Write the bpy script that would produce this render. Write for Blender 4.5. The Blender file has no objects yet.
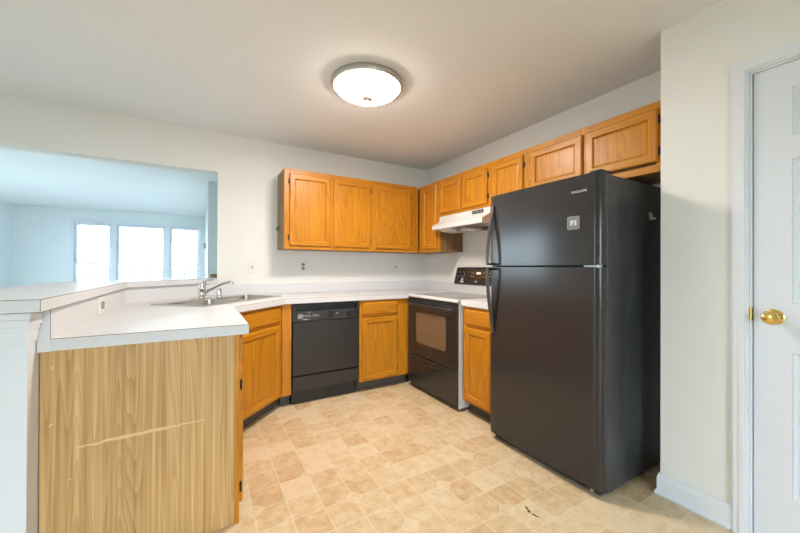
import bpy, bmesh, math, random
from mathutils import Vector, Matrix
from mathutils.geometry import tessellate_polygon
random.seed(7)
PI = math.pi
C = bpy.context.scene.collection
SC = bpy.context.scene

# ------------------------------------------------------------------ camera, sky, light, exposure
CAM_H, F_PX, YAW, PITCH, ROLL = 1.1971, 337.49, 0.5318, 0.0035, 0.0038
Fv = Vector((math.sin(YAW)*math.cos(PITCH), math.cos(YAW)*math.cos(PITCH), math.sin(PITCH)))
R0 = Vector((math.cos(YAW), -math.sin(YAW), 0)); U0 = R0.cross(Fv)
Rv = math.cos(ROLL)*R0 + math.sin(ROLL)*U0; Uv = -math.sin(ROLL)*R0 + math.cos(ROLL)*U0
cd = bpy.data.cameras.new('camera'); cam = bpy.data.objects.new('camera', cd); C.objects.link(cam)
cam.matrix_world = Matrix(((Rv.x, Uv.x, -Fv.x, 0), (Rv.y, Uv.y, -Fv.y, 0), (Rv.z, Uv.z, -Fv.z, CAM_H), (0, 0, 0, 1)))
cd.sensor_width = 36; cd.lens = F_PX*36/800; cd.clip_start = 0.02; cd.clip_end = 1000
SC.camera = cam
w = bpy.data.worlds.new('sky'); SC.world = w; w.use_nodes = True
SKY_COL, SKY_STR = (0.68, 0.86, 0.99), 5.7
bg = w.node_tree.nodes['Background']; bg.inputs[0].default_value = (*SKY_COL, 1); bg.inputs[1].default_value = SKY_STR
LAMP_COL, LAMP_STR, LAMP_W = (1.0, 0.90, 0.81), 15.0, 11.0
SC.view_settings.view_transform = 'Standard'; SC.view_settings.look = 'None'
SC.view_settings.gamma = 1; SC.view_settings.use_curve_mapping = False
SC.view_settings.exposure = 1.3

def portal(name, loc, rot, sx, sy):
    l = bpy.data.lights.new(name, 'AREA'); l.shape = 'RECTANGLE'; l.size = sx; l.size_y = sy
    l.cycles.is_portal = True
    o = bpy.data.objects.new(name, l); C.objects.link(o); o.location = loc; o.rotation_euler = rot
    return o

# ------------------------------------------------------------------ key dimensions (metres, camera above the origin)
YB, XR, ZC, XW = 3.61, 2.519, 2.464, 2.112
CT, CE = 0.930, 0.045                      # counter top height, edge thickness
UD, UY, UX = 0.324, 3.286, 2.195           # upper cabinet depth and face planes
BY, BX = 2.970, 1.879                      # base cabinet face planes
UB, UT = 1.372, 2.134
YF, XL, YN = 9.85, -3.30, -2.6             # far window wall, side wall, wall behind the camera
Y0P = 1.72                                 # peninsula counter end

# ------------------------------------------------------------------ materials
def new_mat(name):
    m = bpy.data.materials.new(name); m.use_nodes = True
    return m, m.node_tree.nodes, m.node_tree.links, m.node_tree.nodes['Principled BSDF']
def plain(name, col, rough=0.5, metal=0.0, spec=0.5, bump=0.0, bscale=200.0, coat=0.0, var=0.03):
    m, N, L, b = new_mat(name)
    b.inputs['Roughness'].default_value = rough; b.inputs['Metallic'].default_value = metal
    b.inputs['Specular IOR Level'].default_value = spec; b.inputs['Coat Weight'].default_value = coat
    tc = N.new('ShaderNodeTexCoord'); no = N.new('ShaderNodeTexNoise'); no.inputs['Scale'].default_value = 3.0; no.inputs['Detail'].default_value = 4
    L.new(tc.outputs['Object'], no.inputs['Vector'])
    mx = N.new('ShaderNodeMix'); mx.data_type = 'RGBA'
    mx.inputs[6].default_value = (*[c*(1-var) for c in col], 1); mx.inputs[7].default_value = (*[min(1, c*(1+var)) for c in col], 1)
    L.new(no.outputs['Fac'], mx.inputs[0]); L.new(mx.outputs[2], b.inputs['Base Color'])
    if bump:
        n2 = N.new('ShaderNodeTexNoise'); n2.inputs['Scale'].default_value = bscale; n2.inputs['Detail'].default_value = 2
        L.new(tc.outputs['Object'], n2.inputs['Vector'])
        bp = N.new('ShaderNodeBump'); bp.inputs['Strength'].default_value = bump; bp.inputs['Distance'].default_value = 0.002
        L.new(n2.outputs['Fac'], bp.inputs['Height']); L.new(bp.outputs['Normal'], b.inputs['Normal'])
    return m
def math_node(N, L, op, a, b=None):
    n = N.new('ShaderNodeMath'); n.operation = op
    for i, v in enumerate((a, b)):
        if v is None: continue
        if isinstance(v, (int, float)): n.inputs[i].default_value = v
        else: L.new(v, n.inputs[i])
    return n.outputs[0]
def wood(name, light, dark, axis, rough=0.38, rings=9.0, cs=2.4, cl=0.33, contrast=1.0, coat=0.06, fine=(150, 5), fw=.55):
    """oak: contour rings of stretched noise along the grain, plus fine pores"""
    m, N, L, b = new_mat(name)
    tc = N.new('ShaderNodeTexCoord'); oi = N.new('ShaderNodeObjectInfo')
    off = N.new('ShaderNodeVectorMath'); off.operation = 'ADD'
    sc = N.new('ShaderNodeVectorMath'); sc.operation = 'SCALE'; sc.inputs[0].default_value = (7.3, 3.1, 11.7)
    L.new(oi.outputs['Random'], sc.inputs['Scale']); L.new(tc.outputs['Object'], off.inputs[0]); L.new(sc.outputs[0], off.inputs[1])
    def mapped(s_cross, s_long):
        mp = N.new('ShaderNodeMapping')
        s = [s_cross]*3; s['xyz'.index(axis)] = s_long
        mp.inputs['Scale'].default_value = s
        L.new(off.outputs[0], mp.inputs['Vector']); return mp.outputs[0]
    n1 = N.new('ShaderNodeTexNoise'); n1.inputs['Scale'].default_value = 1.0; n1.inputs['Detail'].default_value = 1.5; n1.inputs['Roughness'].default_value = .4
    L.new(mapped(cs, cl), n1.inputs['Vector'])
    v = math_node(N, L, 'MULTIPLY', n1.outputs['Fac'], rings)
    v = math_node(N, L, 'FRACT', v)
    v = math_node(N, L, 'POWER', v, 1.6)
    n2 = N.new('ShaderNodeTexNoise'); n2.inputs['Scale'].default_value = 1.0; n2.inputs['Detail'].default_value = 3
    L.new(mapped(*fine), n2.inputs['Vector'])
    v = math_node(N, L, 'MULTIPLY', v, 0.55*contrast)
    f = math_node(N, L, 'MULTIPLY', n2.outputs['Fac'], fw)
    v = math_node(N, L, 'ADD', v, f)
    n3 = N.new('ShaderNodeTexNoise'); n3.inputs['Scale'].default_value = 1.0
    L.new(mapped(5, 1.5), n3.inputs['Vector'])
    g = math_node(N, L, 'MULTIPLY', n3.outputs['Fac'], 0.3)
    v = math_node(N, L, 'ADD', v, g)
    r = N.new('ShaderNodeValToRGB'); r.color_ramp.elements[0].position = 0.25; r.color_ramp.elements[1].position = 1.05
    r.color_ramp.elements[0].color = (*light, 1); r.color_ramp.elements[1].color = (*dark, 1)
    L.new(v, r.inputs[0]); L.new(r.outputs[0], b.inputs['Base Color'])
    b.inputs['Roughness'].default_value = rough; b.inputs['Coat Weight'].default_value = coat; b.inputs['Coat Roughness'].default_value = 0.2
    b.inputs['Specular IOR Level'].default_value = 0.35
    bp = N.new('ShaderNodeBump'); bp.inputs['Strength'].default_value = 0.08; bp.inputs['Distance'].default_value = 0.002
    L.new(n2.outputs['Fac'], bp.inputs['Height']); L.new(bp.outputs['Normal'], b.inputs['Normal'])
    return m
OL, OD = (0.70, 0.295, 0.018), (0.40, 0.135, 0.006)
OAKV = wood('oak_upright_grain', OL, OD, 'z', rings=15, cs=6, cl=.5, contrast=.55, fine=(110, 3), fw=.7)
OAKH = wood('oak_level_grain', OL, OD, 'x', rings=15, cs=6, cl=.5, contrast=.55, fine=(110, 3), fw=.7)
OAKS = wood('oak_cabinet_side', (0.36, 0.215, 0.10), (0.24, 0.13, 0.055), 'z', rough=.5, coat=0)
PANEL = wood('oak_laminate_panel', (0.90, 0.60, 0.28), (0.46, 0.25, 0.085), 'z', rough=.45, rings=30, cs=10.0, cl=.32, contrast=.38, coat=0, fine=(85, 1.1), fw=1.0)
WALL = plain('wall_paint', (0.86, 0.845, 0.81), 0.85, bump=.05, var=.01)
LWALL = plain('living_room_daylight_tint', (0.84, 0.885, 0.885), 0.85, bump=.05, var=.01)  # cyan tint of the daylight is put into the wall colour
CEIL = plain('ceiling_paint', (0.885, 0.89, 0.895), 0.9, bump=.05, var=.01)
TRIM = plain('white_trim_paint', (0.80, 0.825, 0.87), 0.4, var=.01)
DOORM = plain('white_door_paint', (0.74, 0.77, 0.82), 0.42, var=.01)
LAM = plain('white_laminate', (0.735, 0.735, 0.75), 0.36, spec=.35, var=.015)
SEAM = plain('brown_laminate_seam', (0.16, 0.11, 0.08), 0.6)
BLK = plain('black_appliance_enamel', (0.028, 0.026, 0.025), 0.28, spec=.6)
BLKP = plain('black_plastic', (0.02, 0.02, 0.021), 0.42)
DKIN = plain('dark_recess', (0.012, 0.012, 0.012), 0.7)
WENAM = plain('white_enamel', (0.72, 0.715, 0.71), 0.3)
PLATE = plain('ivory_plate_plastic', (0.83, 0.81, 0.76), 0.4)
SLOT = plain('beige_slots', (0.30, 0.26, 0.18), 0.5)
CHROME = plain('chrome', (0.75, 0.75, 0.75), 0.12, metal=1)
BRASS = plain('polished_brass', (0.80, 0.55, 0.16), 0.18, metal=1)
BRONZE = plain('dark_hinge_metal', (0.06, 0.045, 0.035), 0.45, metal=.7)
NICKEL = plain('brushed_nickel', (0.52, 0.50, 0.48), 0.35, metal=1)
GREYM = plain('grey_filter_mesh', (0.35, 0.33, 0.30), 0.5, metal=.6, bump=.4, bscale=600)
LABELW = plain('white_print', (0.55, 0.55, 0.55), 0.5)
SILV = plain('silver_badge', (0.70, 0.70, 0.72), 0.3, metal=.8)
GREYP = plain('grey_plastic', (0.30, 0.32, 0.33), 0.5)
DKWOOD = wood('brown_post_wood', (0.36, 0.18, 0.07), (0.2, 0.09, 0.03), 'z')
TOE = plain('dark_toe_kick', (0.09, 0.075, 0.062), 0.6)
def steel():
    m, N, L, b = new_mat('stainless_steel')
    b.inputs['Base Color'].default_value = (0.58, 0.54, 0.49, 1); b.inputs['Metallic'].default_value = 1
    tc = N.new('ShaderNodeTexCoord'); mp = N.new('ShaderNodeMapping'); mp.inputs['Scale'].default_value = (4, 300, 300)
    no = N.new('ShaderNodeTexNoise'); no.inputs['Scale'].default_value = 1
    L.new(tc.outputs['Object'], mp.inputs[0]); L.new(mp.outputs[0], no.inputs['Vector'])
    mr = N.new('ShaderNodeMapRange'); mr.inputs[3].default_value = .22; mr.inputs[4].default_value = .38
    L.new(no.outputs['Fac'], mr.inputs[0]); L.new(mr.outputs[0], b.inputs['Roughness'])
    return m
STEEL = steel()
def fridge_mat(name, lo, hi, base, dust=0):
    m, N, L, b = new_mat(name)
    b.inputs['Specular IOR Level'].default_value = .42
    b.inputs['Base Color'].default_value = (*base, 1)
    tc = N.new('ShaderNodeTexCoord')
    no = N.new('ShaderNodeTexNoise'); no.inputs['Scale'].default_value = 3.2; no.inputs['Detail'].default_value = 5; no.inputs['Roughness'].default_value = .6
    L.new(tc.outputs['Object'], no.inputs['Vector'])
    b.inputs['Roughness'].default_value = (lo+hi)/2
    if dust:
        mp = N.new('ShaderNodeMapping'); mp.inputs['Scale'].default_value = (1, 2.6, .8); L.new(tc.outputs['Object'], mp.inputs[0])
        dn = N.new('ShaderNodeTexNoise'); dn.inputs['Scale'].default_value = 1.6; dn.inputs['Detail'].default_value = 7; dn.inputs['Roughness'].default_value = .62
        L.new(mp.outputs[0], dn.inputs['Vector'])
        dr_ = N.new('ShaderNodeValToRGB'); dr_.color_ramp.elements[0].position = .42; dr_.color_ramp.elements[1].position = .68
        dr_.color_ramp.elements[0].color = (*base, 1); dr_.color_ramp.elements[1].color = (dust, dust, dust*1.03, 1)
        L.new(dn.outputs['Fac'], dr_.inputs[0]); L.new(dr_.outputs[0], b.inputs['Base Color'])
    n2 = N.new('ShaderNodeTexNoise'); n2.inputs['Scale'].default_value = 260; L.new(tc.outputs['Object'], n2.inputs['Vector'])
    bp = N.new('ShaderNodeBump'); bp.inputs['Strength'].default_value = .05; bp.inputs['Distance'].default_value = .001
    L.new(n2.outputs['Fac'], bp.inputs['Height']); L.new(bp.outputs['Normal'], b.inputs['Normal'])
    return m
FRD = fridge_mat('black_fridge_door', .16, .20, (0.036, 0.031, 0.029))
FRS = fridge_mat('black_fridge_side', .22, .40, (0.038, 0.038, 0.040), .10)
def glass_mat():
    m, N, L, b = new_mat('window_glass')
    b.inputs['Transmission Weight'].default_value = 0
    tr = N.new('ShaderNodeBsdfTransparent'); gl = N.new('ShaderNodeBsdfGlossy'); gl.inputs['Roughness'].default_value = .02
    fr = N.new('ShaderNodeFresnel'); mx = N.new('ShaderNodeMixShader')
    L.new(fr.outputs[0], mx.inputs[0]); L.new(tr.outputs[0], mx.inputs[1]); L.new(gl.outputs[0], mx.inputs[2])
    L.new(mx.outputs[0], N['Material Output'].inputs['Surface'])
    return m
GLASS = glass_mat()
def emit(name, col, s):
    m, N, L, b = new_mat(name)
    b.inputs['Base Color'].default_value = (.8, .8, .8, 1)
    b.inputs['Emission Color'].default_value = (*col, 1); b.inputs['Emission Strength'].default_value = s
    return m
LAMPG = emit('lit_frosted_glass', LAMP_COL, LAMP_STR)
LED = emit('green_clock_digits', (.55, .8, .1), .28)
OVENG = plain('oven_window_glass', (0.16, 0.115, 0.075), 0.08, spec=1.0, coat=.6)
COOKG = plain('cooktop_glass', (0.20, 0.185, 0.16), 0.06, spec=.8)  # black glass; the beige wall reflection is put into its base colour
def floor_mat():
    m, N, L, b = new_mat('vinyl_tile_floor')
    tc = N.new('ShaderNodeTexCoord'); sp = N.new('ShaderNodeSeparateXYZ'); L.new(tc.outputs['Object'], sp.inputs[0])
    T = 0.155
    u = math_node(N, L, 'DIVIDE', math_node(N, L, 'SUBTRACT', sp.outputs[0], 0.38-31*T), T)
    v = math_node(N, L, 'DIVIDE', math_node(N, L, 'SUBTRACT', sp.outputs[1], 1.017-40*T), T)
    cu = math_node(N, L, 'FLOOR', u); cv = math_node(N, L, 'FLOOR', v)
    fu = math_node(N, L, 'FRACT', u); fv = math_node(N, L, 'FRACT', v)
    cell = N.new('ShaderNodeCombineXYZ'); L.new(cu, cell.inputs[0]); L.new(cv, cell.inputs[1])
    wn = N.new('ShaderNodeTexWhiteNoise'); wn.noise_dimensions = '2D'; L.new(cell.outputs[0], wn.inputs['Vector'])
    # distance to the nearest grout line
    du = math_node(N, L, 'SUBTRACT', 0.5, math_node(N, L, 'ABSOLUTE', math_node(N, L, 'SUBTRACT', fu, .5)))
    dv = math_node(N, L, 'SUBTRACT', 0.5, math_node(N, L, 'ABSOLUTE', math_node(N, L, 'SUBTRACT', fv, .5)))
    dmin = math_node(N, L, 'MINIMUM', du, dv)
    # clipped corners: diamonds round some lattice points
    ru = math_node(N, L, 'ROUND', u); rv = math_node(N, L, 'ROUND', v)
    pt = N.new('ShaderNodeCombineXYZ'); L.new(ru, pt.inputs[0]); L.new(rv, pt.inputs[1])
    par = math_node(N, L, 'MODULO', math_node(N, L, 'ADD', math_node(N, L, 'ADD', ru, math_node(N, L, 'MULTIPLY', rv, 3)), 100), 5)
    sel = math_node(N, L, 'LESS_THAN', par, 0.5)
    dia = math_node(N, L, 'ADD', du, dv)
    indm = math_node(N, L, 'MULTIPLY', math_node(N, L, 'LESS_THAN', dia, 0.30), sel)
    ring = math_node(N, L, 'MULTIPLY', math_node(N, L, 'LESS_THAN', math_node(N, L, 'ABSOLUTE', math_node(N, L, 'SUBTRACT', dia, 0.30)), .022), sel)
    line = math_node(N, L, 'LESS_THAN', dmin, 0.016)
    line = math_node(N, L, 'MAXIMUM', math_node(N, L, 'MULTIPLY', line, math_node(N, L, 'SUBTRACT', 1, indm)), ring)
    n1 = N.new('ShaderNodeTexNoise'); n1.inputs['Scale'].default_value = 16; n1.inputs['Detail'].default_value = 6; n1.inputs['Roughness'].default_value = .65
    L.new(tc.outputs['Object'], n1.inputs['Vector'])
    n2 = N.new('ShaderNodeTexNoise'); n2.inputs['Scale'].default_value = 70; n2.inputs['Detail'].default_value = 3
    L.new(tc.outputs['Object'], n2.inputs['Vector'])
    tint = math_node(N, L, 'ADD', math_node(N, L, 'MULTIPLY', wn.outputs['Value'], .52), math_node(N, L, 'MULTIPLY', math_node(N, L, 'SUBTRACT', n1.outputs['Fac'], .5), 1.6))
    tint = math_node(N, L, 'ADD', tint, math_node(N, L, 'MULTIPLY', math_node(N, L, 'SUBTRACT', n2.outputs['Fac'], .5), .5))
    tint = math_node(N, L, 'SUBTRACT', tint, math_node(N, L, 'MULTIPLY', indm, .25))
    r = N.new('ShaderNodeValToRGB'); e = r.color_ramp.elements
    e[0].position = 0.0; e[0].color = (0.78, 0.635, 0.43, 1); e[1].position = .8; e[1].color = (0.57, 0.37, 0.18, 1)
    k = e.new(.35); k.color = (0.71, 0.53, 0.315, 1)
    L.new(tint, r.inputs[0])
    mx = N.new('ShaderNodeMix'); mx.data_type = 'RGBA'; mx.inputs[7].default_value = (0.80, 0.70, 0.52, 1)
    L.new(math_node(N, L, 'MULTIPLY', line, .75), mx.inputs[0]); L.new(r.outputs[0], mx.inputs[6]); L.new(mx.outputs[2], b.inputs['Base Color'])
    b.inputs['Roughness'].default_value = .42; b.inputs['Specular IOR Level'].default_value = .4
    bp = N.new('ShaderNodeBump'); bp.inputs['Strength'].default_value = .15; bp.inputs['Distance'].default_value = .002; bp.invert = True
    L.new(line, bp.inputs['Height']); L.new(bp.outputs['Normal'], b.inputs['Normal'])
    return m
FLOOR = floor_mat()
CARPET = plain('light_carpet', (0.50, 0.49, 0.47), .95, bump=.5, bscale=300, var=.05)
LAWN = plain('lawn_grass', (0.046, 0.064, 0.045), .95, bump=.5, bscale=40, var=.2)

# ------------------------------------------------------------------ mesh helpers
class B:
    def __init__(s): s.bm = bmesh.new()
    def face(s, vs, mi=0):
        try:
            f = s.bm.faces.new(vs); f.material_index = mi; return f
        except ValueError: return None
    def box(s, x0, x1, y0, y1, z0, z1, mi=0, M=None):
        v = [Vector((x, y, z)) for z in (z0, z1) for y in (y0, y1) for x in (x0, x1)]
        if M: v = [M @ q for q in v]
        v = [s.bm.verts.new(q) for q in v]
        for q in ((0, 2, 3, 1), (4, 5, 7, 6), (0, 1, 5, 4), (2, 6, 7, 3), (0, 4, 6, 2), (1, 3, 7, 5)): s.face([v[i] for i in q], mi)
        return s
    def prism(s, poly, z0, z1, mi=0, holes=(), f=None):
        """poly in a plane, extruded z0..z1; f maps (a,b,c) to a point"""
        f = f or (lambda a, b, c: Vector((a, b, c)))
        loops = [list(poly)] + [list(h) for h in holes]
        tris = tessellate_polygon([[Vector((a, b, 0)) for a, b in lp] for lp in loops])
        pts = [p for lp in loops for p in lp]
        lo = [s.bm.verts.new(f(a, b, z0)) for a, b in pts]; hi = [s.bm.verts.new(f(a, b, z1)) for a, b in pts]
        if not holes:
            s.face(lo[::-1], mi); s.face(hi, mi)
        else:
            for t in tris: s.face([lo[i] for i in t], mi); s.face([hi[i] for i in t], mi)
        k = 0
        for lp in loops:
            n = len(lp)
            for i in range(n):
                a, b = k+i, k+(i+1) % n
                s.face([lo[a], lo[b], hi[b], hi[a]], mi)
            k += n
        return s
    def loops(s, lps, cap0=True, cap1=True, mats=None, mi=0):
        vs = [[s.bm.verts.new(p) for p in lp] for lp in lps]
        n = len(lps[0])
        for a, b in zip(vs, vs[1:]):
            for i in range(n):
                s.face([a[i], a[(i+1) % n], b[(i+1) % n], b[i]], mats[i] if mats else mi)
        if cap0: s.face(vs[0][::-1], mi)
        if cap1: s.face(vs[-1], mi)
        return s
    def tube(s, path, r, seg=12, mi=0, flat=1.0, up=None):
        path = [Vector(p) for p in path]; n = len(path)
        rs = r if isinstance(r, (list, tuple)) else [r]*n
        lps = []; prev = None
        for i, p in enumerate(path):
            t = (path[min(i+1, n-1)] - path[max(i-1, 0)]).normalized()
            a = prev if prev is not None else (up or (Vector((0, 0, 1)) if abs(t.z) < .9 else Vector((1, 0, 0))))
            a = (Vector(a) - t*Vector(a).dot(t)).normalized(); prev = a
            b = t.cross(a)
            lps.append([p + a*(rs[i]*math.cos(2*PI*k/seg)) + b*(rs[i]*flat*math.sin(2*PI*k/seg)) for k in range(seg)])
        return s.loops(lps, mi=mi)
    def lathe(s, prof, org=(0, 0, 0), axis=(0, 0, 1), seg=32, mi=0, sx=1, cap0=True, cap1=True):
        """prof: (radius, height along axis)"""
        ax = Vector(axis).normalized(); a = Vector((0, 0, 1)) if abs(ax.z) < .9 else Vector((1, 0, 0))
        a = (a - ax*a.dot(ax)).normalized(); b = ax.cross(a); o = Vector(org)
        return s.loops([[o + ax*h + a*(max(r, 1e-4)*math.cos(2*PI*k/seg)) + b*(max(r, 1e-4)*sx*math.sin(2*PI*k/seg)) for k in range(seg)] for r, h in prof], cap0, cap1, mi=mi)
    def build(s, name, mats, parent=None, bevel=0, seg=2, smooth=False, loc=None):
        bmesh.ops.remove_doubles(s.bm, verts=s.bm.verts, dist=1e-6)
        bmesh.ops.recalc_face_normals(s.bm, faces=s.bm.faces)
        me = bpy.data.meshes.new(name); s.bm.to_mesh(me); s.bm.free()
        for m in (mats if isinstance(mats, (list, tuple)) else [mats]): me.materials.append(m)
        o = bpy.data.objects.new(name, me); C.objects.link(o)
        if parent: o.parent = parent
        if loc: o.location = loc
        if bevel:
            md = o.modifiers.new('edge', 'BEVEL'); md.width = bevel; md.segments = seg; md.limit_method = 'ANGLE'; md.angle_limit = math.radians(40)
        if smooth:
            for p in me.polygons: p.use_smooth = True
            try: me.set_sharp_from_angle(angle=math.radians(38))
            except Exception: pass
        return o
def tag(o, label, cat, group=None, kind=None):
    o['label'] = label; o['category'] = cat
    if group: o['group'] = group
    if kind: o['kind'] = kind
    return o
def struct(o, label=None):
    o['kind'] = 'structure'
    if label: o['label'] = label; o['category'] = label.split()[-1] if False else o.name.split('_')[0].split('.')[0]
    return o
def thing(name, loc, label, cat, rz=0, group=None):
    o = bpy.data.objects.new(name, None); C.objects.link(o); o.location = loc; o.rotation_euler = (0, 0, rz); o.empty_display_size = .1
    return tag(o, label, cat, group)
def rect_loop(x0, x1, z0, z1, d, y):
    return [Vector((x0+d, y, z0+d)), Vector((x1-d, y, z0+d)), Vector((x1-d, y, z1-d)), Vector((x0+d, y, z1-d))]
def text_mesh(name, body, size, mat, parent, loc, rot, extrude=.0004, width=None):
    cu = bpy.data.curves.new(name, 'FONT'); cu.body = body; cu.size = size; cu.extrude = extrude; cu.align_x = 'CENTER'; cu.align_y = 'CENTER'
    t = bpy.data.objects.new(name, cu); C.objects.link(t)
    dg = bpy.context.evaluated_depsgraph_get(); me = bpy.data.meshes.new_from_object(t.evaluated_get(dg)); me.name = name
    bpy.data.objects.remove(t)
    o = bpy.data.objects.new(name, me); C.objects.link(o); me.materials.clear(); me.materials.append(mat)
    o.parent = parent; o.location = loc; o.rotation_euler = rot
    if width:
        k = width/max(1e-6, max(v.co.x for v in me.vertices)-min(v.co.x for v in me.vertices))
        for v in me.vertices: v.co.x *= k; v.co.y *= k
    return o

# ------------------------------------------------------------------ the setting
struct(B().box(XL-.3, XR+.3, YN-.3, 3.68, -.12, 0).build('floor', FLOOR), 'tan vinyl floor of small square tiles')
struct(B().box(XL-.3, XR+.3, 3.68, YF+.3, -.12, 0).build('floor_living', CARPET), 'light carpet of the living room')
struct(B().box(XL-.3, XR+.3, YN-.3, YF+.3, ZC, ZC+.12).build('ceiling', CEIL), 'flat pale ceiling over kitchen and living room')
JX, WT, HZ = .131, .13, 2.0935
struct(B().box(JX, XR, YB, YB+WT, 0, ZC).box(XL, JX, YB, YB+WT, HZ, ZC).build('wall_back', WALL), 'cream kitchen wall with the wide opening beside it')
struct(B().box(XR, XR+.13, .717, 5.9, 0, ZC).build('wall_right', WALL), 'cream wall behind the range and refrigerator')
# near wall with the door, and the return beside the refrigerator
DY0, DY1, DZ = .508, -.290, 2.075
nw = B().box(XW, XR, .717, .847, 0, ZC).box(XW, XW+.12, DY0, .717, 0, ZC).box(XW, XW+.12, DY1, DY0, DZ, ZC).box(XW, XW+.12, YN, DY1, 0, ZC)
struct(nw.build('wall_near', WALL), 'cream wall beside the refrigerator holding the white door')
BX0, BX1, BZT = -.75, .85, 2.06
struct(B().box(XL, XW+.12, YN-.13, YN, BZT, ZC).box(XL, BX0, YN-.13, YN, 0, BZT).box(BX1, XW+.12, YN-.13, YN, 0, BZT).build('wall_behind', WALL))
lw = B()
for y0, y1 in ((YN, .85), (1.6, 4.8), (7.8, YF)): lw.box(XL-.13, XL, y0, y1, 0, ZC)
for y0, y1 in ((.85, 1.6), (4.8, 7.8)): lw.box(XL-.13, XL, y0, y1, 2.1, ZC)
struct(lw.build('wall_left', LWALL), 'pale living room wall meeting the window wall')
WIN = [(-2.369, -1.752), (-1.655, -.759), (-.660, -.057)]
WZ0, WZ1 = .45, 2.15
fw = B().box(XL, XR+.13, YF, YF+.13, 0, WZ0).box(XL, XR+.13, YF, YF+.13, WZ1, ZC)
xs = [XL] + [v for wv in WIN for v in wv] + [XR+.13]
for i in range(0, len(xs), 2): fw.box(xs[i], xs[i+1], YF, YF+.13, WZ0, WZ1)
struct(fw.build('wall_far', LWALL), 'pale living room wall tinted like bluish daylight, with three windows')
struct(B().box(.08, XR, 5.75, 5.87, 0, ZC).box(.08, .20, 5.87, YF, 0, ZC).build('wall_hall', LWALL), 'greyish hall wall seen past the edge of the opening')
# knee wall under the bar
KW = [(-.514, 1.65), (-.514, 3.118), (-.021, 3.611), (JX, 3.611), (JX, 3.74), (-.058, 3.74), (-.634, 3.166), (-.634, 1.65)]
struct(B().prism(KW, 0, 1.042).build('wall_peninsula', TRIM), 'white half wall carrying the raised bar')
tm = B()
for d, z0, z1 in ((.014, .930, .945), (.022, .945, .975), (.032, .975, .992), (.044, .992, 1.018), (.050, 1.018, 1.042)):
    tm.prism([(-.634-d, 1.65-d), (-.5135+d*.4, 1.65-d), (-.5135+d*.4, 1.712), (-.5135, 1.712), (-.5135, 1.6495), (-.6345, 1.6495), (-.6345, 2.6), (-.634-d, 2.6)], z0, z1)
struct(tm.build('trim_1', TRIM, bevel=.004), 'white moulding under the end of the raised bar')

# windows of the living room
def window(n, x0, x1, lab):
    f = B()
    y0, y1 = YF-.02, YF+.09
    for a in ((x0-.055, x0, WZ0-.055, WZ1+.055), (x1, x1+.055, WZ0-.055, WZ1+.055), (x0, x1, WZ1, WZ1+.055), (x0, x1, WZ0-.055, WZ0)):
        f.box(a[0], a[1], YF-.022, YF-.001, a[2], a[3])
    o = struct(f.build(f'window_{n}', TRIM, bevel=.004), lab)
    s = B(); zm = 1.26
    for z0, z1, yy in ((WZ0+.002, zm+.02, YF+.002), (zm-.02, WZ1-.002, YF+.034)):
        s.box(x0+.002, x0+.045, yy, yy+.03, z0, z1).box(x1-.045, x1-.002, yy, yy+.03, z0, z1)
        s.box(x0+.045, x1-.045, yy, yy+.03, z0, z0+.04).box(x0+.045, x1-.045, yy, yy+.03, z1-.04, z1)
        k = 3 if x1-x0 > .8 else 2
        for i in range(1, k):
            xm = x0+(x1-x0)*i/k; s.box(xm-.007, xm+.007, yy+.008, yy+.02, z0+.04, z1-.04)
        for i in (1, 2): s.box(x0+.045, x1-.045, yy+.009, yy+.019, z0+(z1-z0)*i/3-.007, z0+(z1-z0)*i/3+.007)
    s.build('sash', TRIM, o)
    B().box(x0+.04, x1-.04, YF+.015, YF+.018, WZ0+.03, zm).box(x0+.04, x1-.04, YF+.047, YF+.050, zm, WZ1-.03).build('pane', GLASS, o)
    B().box(x0+.01, x1-.01, YF-.02, YF+.025, WZ1-.05, WZ1-.004).build('blind_headrail', TRIM, o, bevel=.004)
    B().tube([(x0+.075, YF-.03, WZ1-.03), (x0+.075, YF-.032, WZ1-.55)], .006, 6).build('wand', GREYP, o)
for n, (wv, lab) in enumerate(zip(WIN, ('narrow white window nearest the corner of the living room', 'wide white middle window of the living room', 'narrow white window beside the hall wall'))): window(n+1, *wv, lab)
# openings added out of view, placed to supply daylight
def side_opening(n, pts):
    f = B()
    for a in pts: f.box(*a)
    return struct(f.build(f'window_{n}', TRIM, bevel=.004))
for n, (y0, y1) in ((4, (.85, 1.6)), (5, (4.8, 7.8))):
    side_opening(n, [(XL-.13, XL-.03, y0+.001, y0+.06, .001, 2.099), (XL-.13, XL-.03, y1-.06, y1-.001, .001, 2.099), (XL-.13, XL-.03, y0+.06, y1-.06, 2.04, 2.099), (XL-.13, XL-.03, y0+.06, y1-.06, .001, .06), (XL-.12, XL-.05, (y0+y1)/2-.04, (y0+y1)/2+.04, .06, 2.04)])
side_opening(6, [(BX0+.001, BX0+.06, YN-.12, YN-.03, .001, BZT-.001), (BX1-.06, BX1-.001, YN-.12, YN-.03, .001, BZT-.001), (BX0+.06, BX1-.06, YN-.12, YN-.03, BZT-.06, BZT-.001), (BX0+.06, BX1-.06, YN-.12, YN-.03, .001, .06), ((BX0+BX1)/2-.04, (BX0+BX1)/2+.04, YN-.11, YN-.04, .06, BZT-.06)])
struct(B().box(-200, 200, YF+.3, 500, -.5, -.3).box(-30, XL-.3, -20, YF+.3, -.5, -.3).box(XL-.3, 30, -20, YN-.3, -.5, -.3).build('ground', LAWN), 'pale lawn outside the living room windows')
for i, (a, b) in enumerate(WIN): portal(f'daylight_{i}', ((a+b)/2, YF+.12, (WZ0+WZ1)/2), (-PI/2, 0, 0), b-a, WZ1-WZ0)
portal('daylight_dining', (XL-.12, 1.225, 1.05), (0, -PI/2, 0), 2.1, .75)
portal('daylight_living', (XL-.12, 6.3, 1.05), (0, -PI/2, 0), 2.1, 3.0)
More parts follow.
